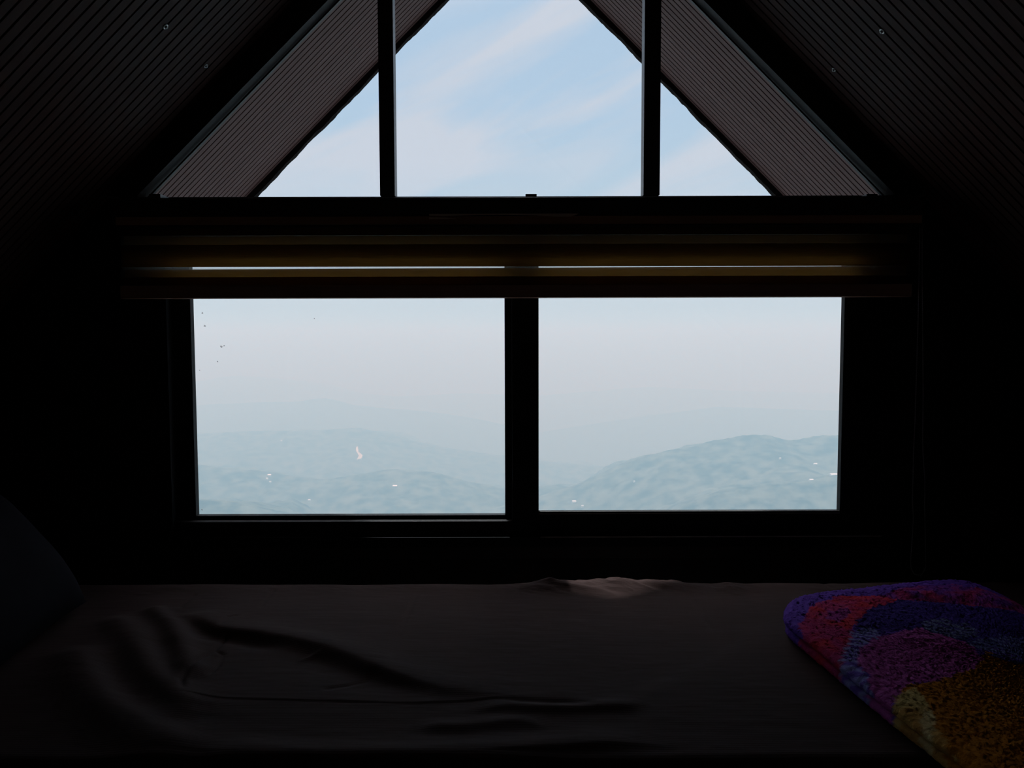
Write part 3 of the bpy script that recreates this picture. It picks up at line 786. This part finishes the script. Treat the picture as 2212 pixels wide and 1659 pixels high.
col[m] *= (1 - sw[m][:, None]) * 1.0 + sw[m][:, None] * np.array([.55, .4, .5])
col *= 1.75; col[:, 2] *= .92
col *= (.82 + .36 * rng.random(len(V)))[:, None]
blk = link('folded_blanket', V, Fl, None, None, True)
ca = blk.data.color_attributes.new('dye', 'FLOAT_COLOR', 'POINT')
ca.data.foreach_set('color', np.c_[col, np.ones(len(V))].astype(np.float32).ravel())
m = mat('printed_plush', (.2, .1, .2), .9, .1, 0, .35)
nt = m.node_tree; vc = N(nt, 'ShaderNodeVertexColor', layer_name='dye'); p = nt.nodes['Principled BSDF']
nt.links.new(vc.outputs[0], p.inputs['Base Color'])
nt.links.new(vc.outputs[0], p.inputs['Sheen Tint'])
tc = N(nt, 'ShaderNodeTexCoord'); nz = N(nt, 'ShaderNodeTexNoise', i_Scale=260.0, i_Detail=3.0); b = N(nt, 'ShaderNodeBump', i_Strength=.7, i_Distance=.003)
nt.links.new(tc.outputs['Object'], nz.inputs['Vector']); nt.links.new(nz.outputs['Fac'], b.inputs['Height']); nt.links.new(b.outputs[0], p.inputs['Normal'])
blk.data.materials.append(m)
tag(blk, 'thick folded plush blanket printed with roses in purple, red and gold on the bed', 'blanket')

# ------------------------------------------------------------ hazy hills far below
def M_hill(name, c1, c2):
    m = mat(name, c1, .95, .05); return noisy(m, c1, c2, (1, 1, 1), .018, 8, lo=.38, hi=.62)
M_forest = M_hill('forested_slope', (.006, .012, .010), (.12, .13, .10))
M_far = M_hill('distant_slope', (.04, .05, .05), (.07, .08, .075))
def hill(name, label, crest, D, front, back, slope, mate, rough, nx_, ny_, seed):
    px = np.array([c[0] for c in crest], float); py = np.array([c[1] for c in crest], float)
    cx = np.array([at_y(a, b, D).x for a, b in crest]); cz = np.array([at_y(a, b, D).z for a, b in crest])
    xs = np.linspace(cx[0], cx[-1], nx_)
    zc = np.interp(xs, cx, cz)
    # soften the joints of the crest line
    k = max(2, nx_ // 150); ker = np.hanning(k * 2 + 1); ker /= ker.sum()
    zc = np.convolve(np.pad(zc, k, mode='edge'), ker, 'valid')
    tb = np.linspace(-1, 1, ny_); ys = np.where(tb < 0, tb * abs(tb) ** .4 * front, tb * back)
    Xh, Yh = np.meshgrid(xs, ys)
    Zh = np.broadcast_to(zc, Xh.shape).copy()
    spur = fbm(Xh / (D * .09) + seed, Yh / (D * .16) + seed, 4)
    dn = np.abs(Yh)
    Zh -= slope * (np.sqrt(dn ** 2 + (D * .008) ** 2) - D * .008) * (1 + .9 * spur)
    Zh += rough * .9 * fbm(Xh / (rough * 9) + seed, Yh / (rough * 9), 4, .65)
    Zh += rough * .6 * np.abs(vnoise(Xh / (rough * 1.6) + seed, Yh / (rough * 1.6)))
    V = np.stack([Xh, Yh + D, Zh], -1).reshape(-1, 3)
    o = link(name, V, grid_faces(ny_, nx_), mate, None, True)
    tag(o, label, 'hill', None, 'structure'); return o
hill('distant_hill', 'faintest and farthest ridge line fading into the sky in the left window half',
     [(-300, 860), (430, 824), (500, 812), (560, 815), (640, 826), (700, 843), (770, 850), (860, 858), (1000, 850), (1160, 856), (1400, 836), (1600, 846), (1820, 850), (2500, 850)], 13500, 3500, 2500, .10, M_far, 25, 260, 60, 3)
hill('distant_hill', 'far pale ridge with a small peak in the left window half',
     [(-300, 880), (430, 876), (560, 870), (640, 868), (690, 861), (712, 862), (740, 873), (800, 880), (900, 888), (960, 895), (1050, 910), (1160, 935), (1400, 900), (1560, 880), (1820, 888), (2500, 900)], 8600, 2800, 1800, .14, M_far, 20, 320, 80, 11)
hill('forested_hill', 'pale rounded hill in the middle of the left window half, with a bare scar',
     [(-300, 940), (430, 938), (540, 932), (640, 932), (740, 927), (780, 926), (830, 938), (880, 952), (960, 970), (1060, 985), (1160, 1000), (1300, 1010), (1500, 1040), (2400, 1060)], 5200, 1900, 1400, .17, M_forest, 15, 420, 110, 23)
hill('forested_hill', 'wooded hill low in the left window half with a cluster of pale roofs',
     [(-200, 990), (420, 1005), (480, 1012), (560, 1018), (620, 1030), (690, 1036), (760, 1028), (850, 1014), (930, 1022), (1010, 1042), (1090, 1058), (1200, 1050), (1300, 1062), (1420, 1085), (1600, 1120), (2400, 1300)], 3300, 1500, 900, .26, M_forest, 13, 520, 150, 37)
hill('forested_hill', 'wooded hill rising in the right window half, its rounded top highest',
     [(400, 1330), (900, 1150), (1163, 1075), (1250, 1050), (1330, 1012), (1400, 985), (1450, 975), (1500, 968), (1540, 954), (1590, 946), (1635, 939), (1670, 943), (1700, 952), (1725, 952), (1780, 942), (1830, 942), (2100, 930), (2500, 960)], 3000, 1300, 900, .24, M_forest, 13, 560, 150, 51)
hill('forested_hill', 'nearest wooded slope in the lower right corner of the right window half',
     [(900, 1300), (1380, 1130), (1480, 1090), (1560, 1064), (1650, 1048), (1740, 1040), (1830, 1020), (2100, 990), (2500, 980)], 2300, 1000, 600, .28, M_forest, 11, 520, 130, 67)
hill('forested_hill', 'nearest wooded slope along the lower left edge of the left window half',
     [(-300, 1060), (300, 1078), (430, 1083), (500, 1087), (560, 1098), (620, 1115), (700, 1150), (900, 1260)], 2100, 900, 600, .28, M_forest, 11, 420, 120, 71)
struct(MB().box(-20000, 20000, 900, 24000, -2600, -2500).build('valley_ground', M_far))

# buildings on the slopes
dg = None
M_white = mat('pale_plaster', (.8, .8, .8), .8); M_roof = mat('light_metal_roof', (.85, .86, .88), .5, .4)
dgv = bpy.context.evaluated_depsgraph_get(); dgv.update()
def hit(px, py):
    best = None
    d = ray(px, py)
    for o in hills:
        ok, loc, nn, _ = o.ray_cast(CAM, d, distance=30000)
        if ok and (best is None or (loc - CAM).length < (best - CAM).length): best = loc.copy()
    return best
hills = [o for o in C.objects if o.name.startswith(('distant_hill', 'forested_hill'))]
def house(px, py, wpx, hpx, label, group=None, rz=0.0):
    p = hit(px, py)
    if p is None: return
    s = p.y / F; w = wpx * s; h = hpx * s; dp = w * .7
    e = empty('house', p + Vector((0, 0, -1))); e.rotation_euler = (0, 0, rz); tag(e, label, 'house', group)
    MB().box(-w / 2, w / 2, -dp / 2, dp / 2, 0, h).build('walls', M_white, e)
    MB().add([(-w * .55, -dp * .6, h), (w * .55, -dp * .6, h), (w * .55, dp * .6, h), (-w * .55, dp * .6, h), (-w * .55, 0, h * 1.5), (w * .55, 0, h * 1.5)],
             [(0, 1, 5, 4), (2, 3, 4, 5), (0, 4, 3), (1, 2, 5), (3, 2, 1, 0)]).build('roof', M_roof, e)
house(582, 1028, 7, 3, 'pale house at the top of the cluster on the low left hill', 'houses on the low left hill', .2)
house(577, 1036, 4, 3, 'pale house midway in the cluster on the low left hill', 'houses on the low left hill', .5)
house(584, 1043, 4, 3, 'lowest pale house of the cluster on the low left hill', 'houses on the low left hill', .1)
house(608, 954, 3.5, 2.5, 'single white house on the pale rounded hill at left', None, .3)
house(853, 1051, 9, 2.5, 'long pale house low on the wooded hill, left of the window stile', None, .1)
house(668, 1082, 5, 3, 'small pale house near the bottom of the left window half', None, .1)
house(1240, 1086, 8, 4, 'pale house at the lower left corner of the right window half', None, .1)
house(1258, 1096, 5, 4, 'white house just below its neighbour at the lower left of the right window half', None, .1)
house(1370, 1042, 3.5, 3, 'tiny white house low on the slope of the right hill', None, .1)
house(1800, 1027, 14, 3.5, 'white roofed long house at the right edge of the right window half', None, .1)
house(1752, 1038, 8, 3, 'pale house left of the long one on the right hill', None, .1)
house(1761, 1004, 7, 3, 'pale house highest on the right hill near the window edge', None, .1)
house(1685, 992, 4, 3, 'tiny pale house in the middle of the right hill', None, .1)
# bare earth scar
p = [hit(a, b) for a, b in ((770, 968), (774, 966), (775, 978), (784, 985), (782, 992), (772, 995), (776, 986), (770, 976))]
if all(q is not None for q in p):
    p = [q + Vector((0, -14, 9)) for q in p]; k = len(p)
    v = p + [q + Vector((0, 12, -14)) for q in p]
    sc_ = link('bare_scar', v, [tuple(range(k)), tuple(range(2 * k - 1, k - 1, -1))] + [(i, i + k, (i + 1) % k + k, (i + 1) % k) for i in range(k)], mat('bare_earth', (.72, .68, .62), .9))
    tag(sc_, 'pale winding earth scar on the rounded hill in the left window half', 'clearing')

# ------------------------------------------------------------ haze filling the valley
hz = MB().box(-24000, 24000, 60, 23000, -2450, 190).build('valley_haze', None)
m = bpy.data.materials.new('valley_haze'); m.use_nodes = True; nt = m.node_tree; nt.nodes.clear()
o = N(nt, 'ShaderNodeOutputMaterial'); s = N(nt, 'ShaderNodeVolumeScatter', i_Density=.00046, i_Anisotropy=0.0)
s.inputs['Color'].default_value = (.48, .82, 1.0, 1)
nt.links.new(s.outputs[0], o.inputs['Volume']); hz.data.materials.append(m)
tag(hz, 'pale blue haze lying over the valley beyond the window', 'haze', None, 'stuff')
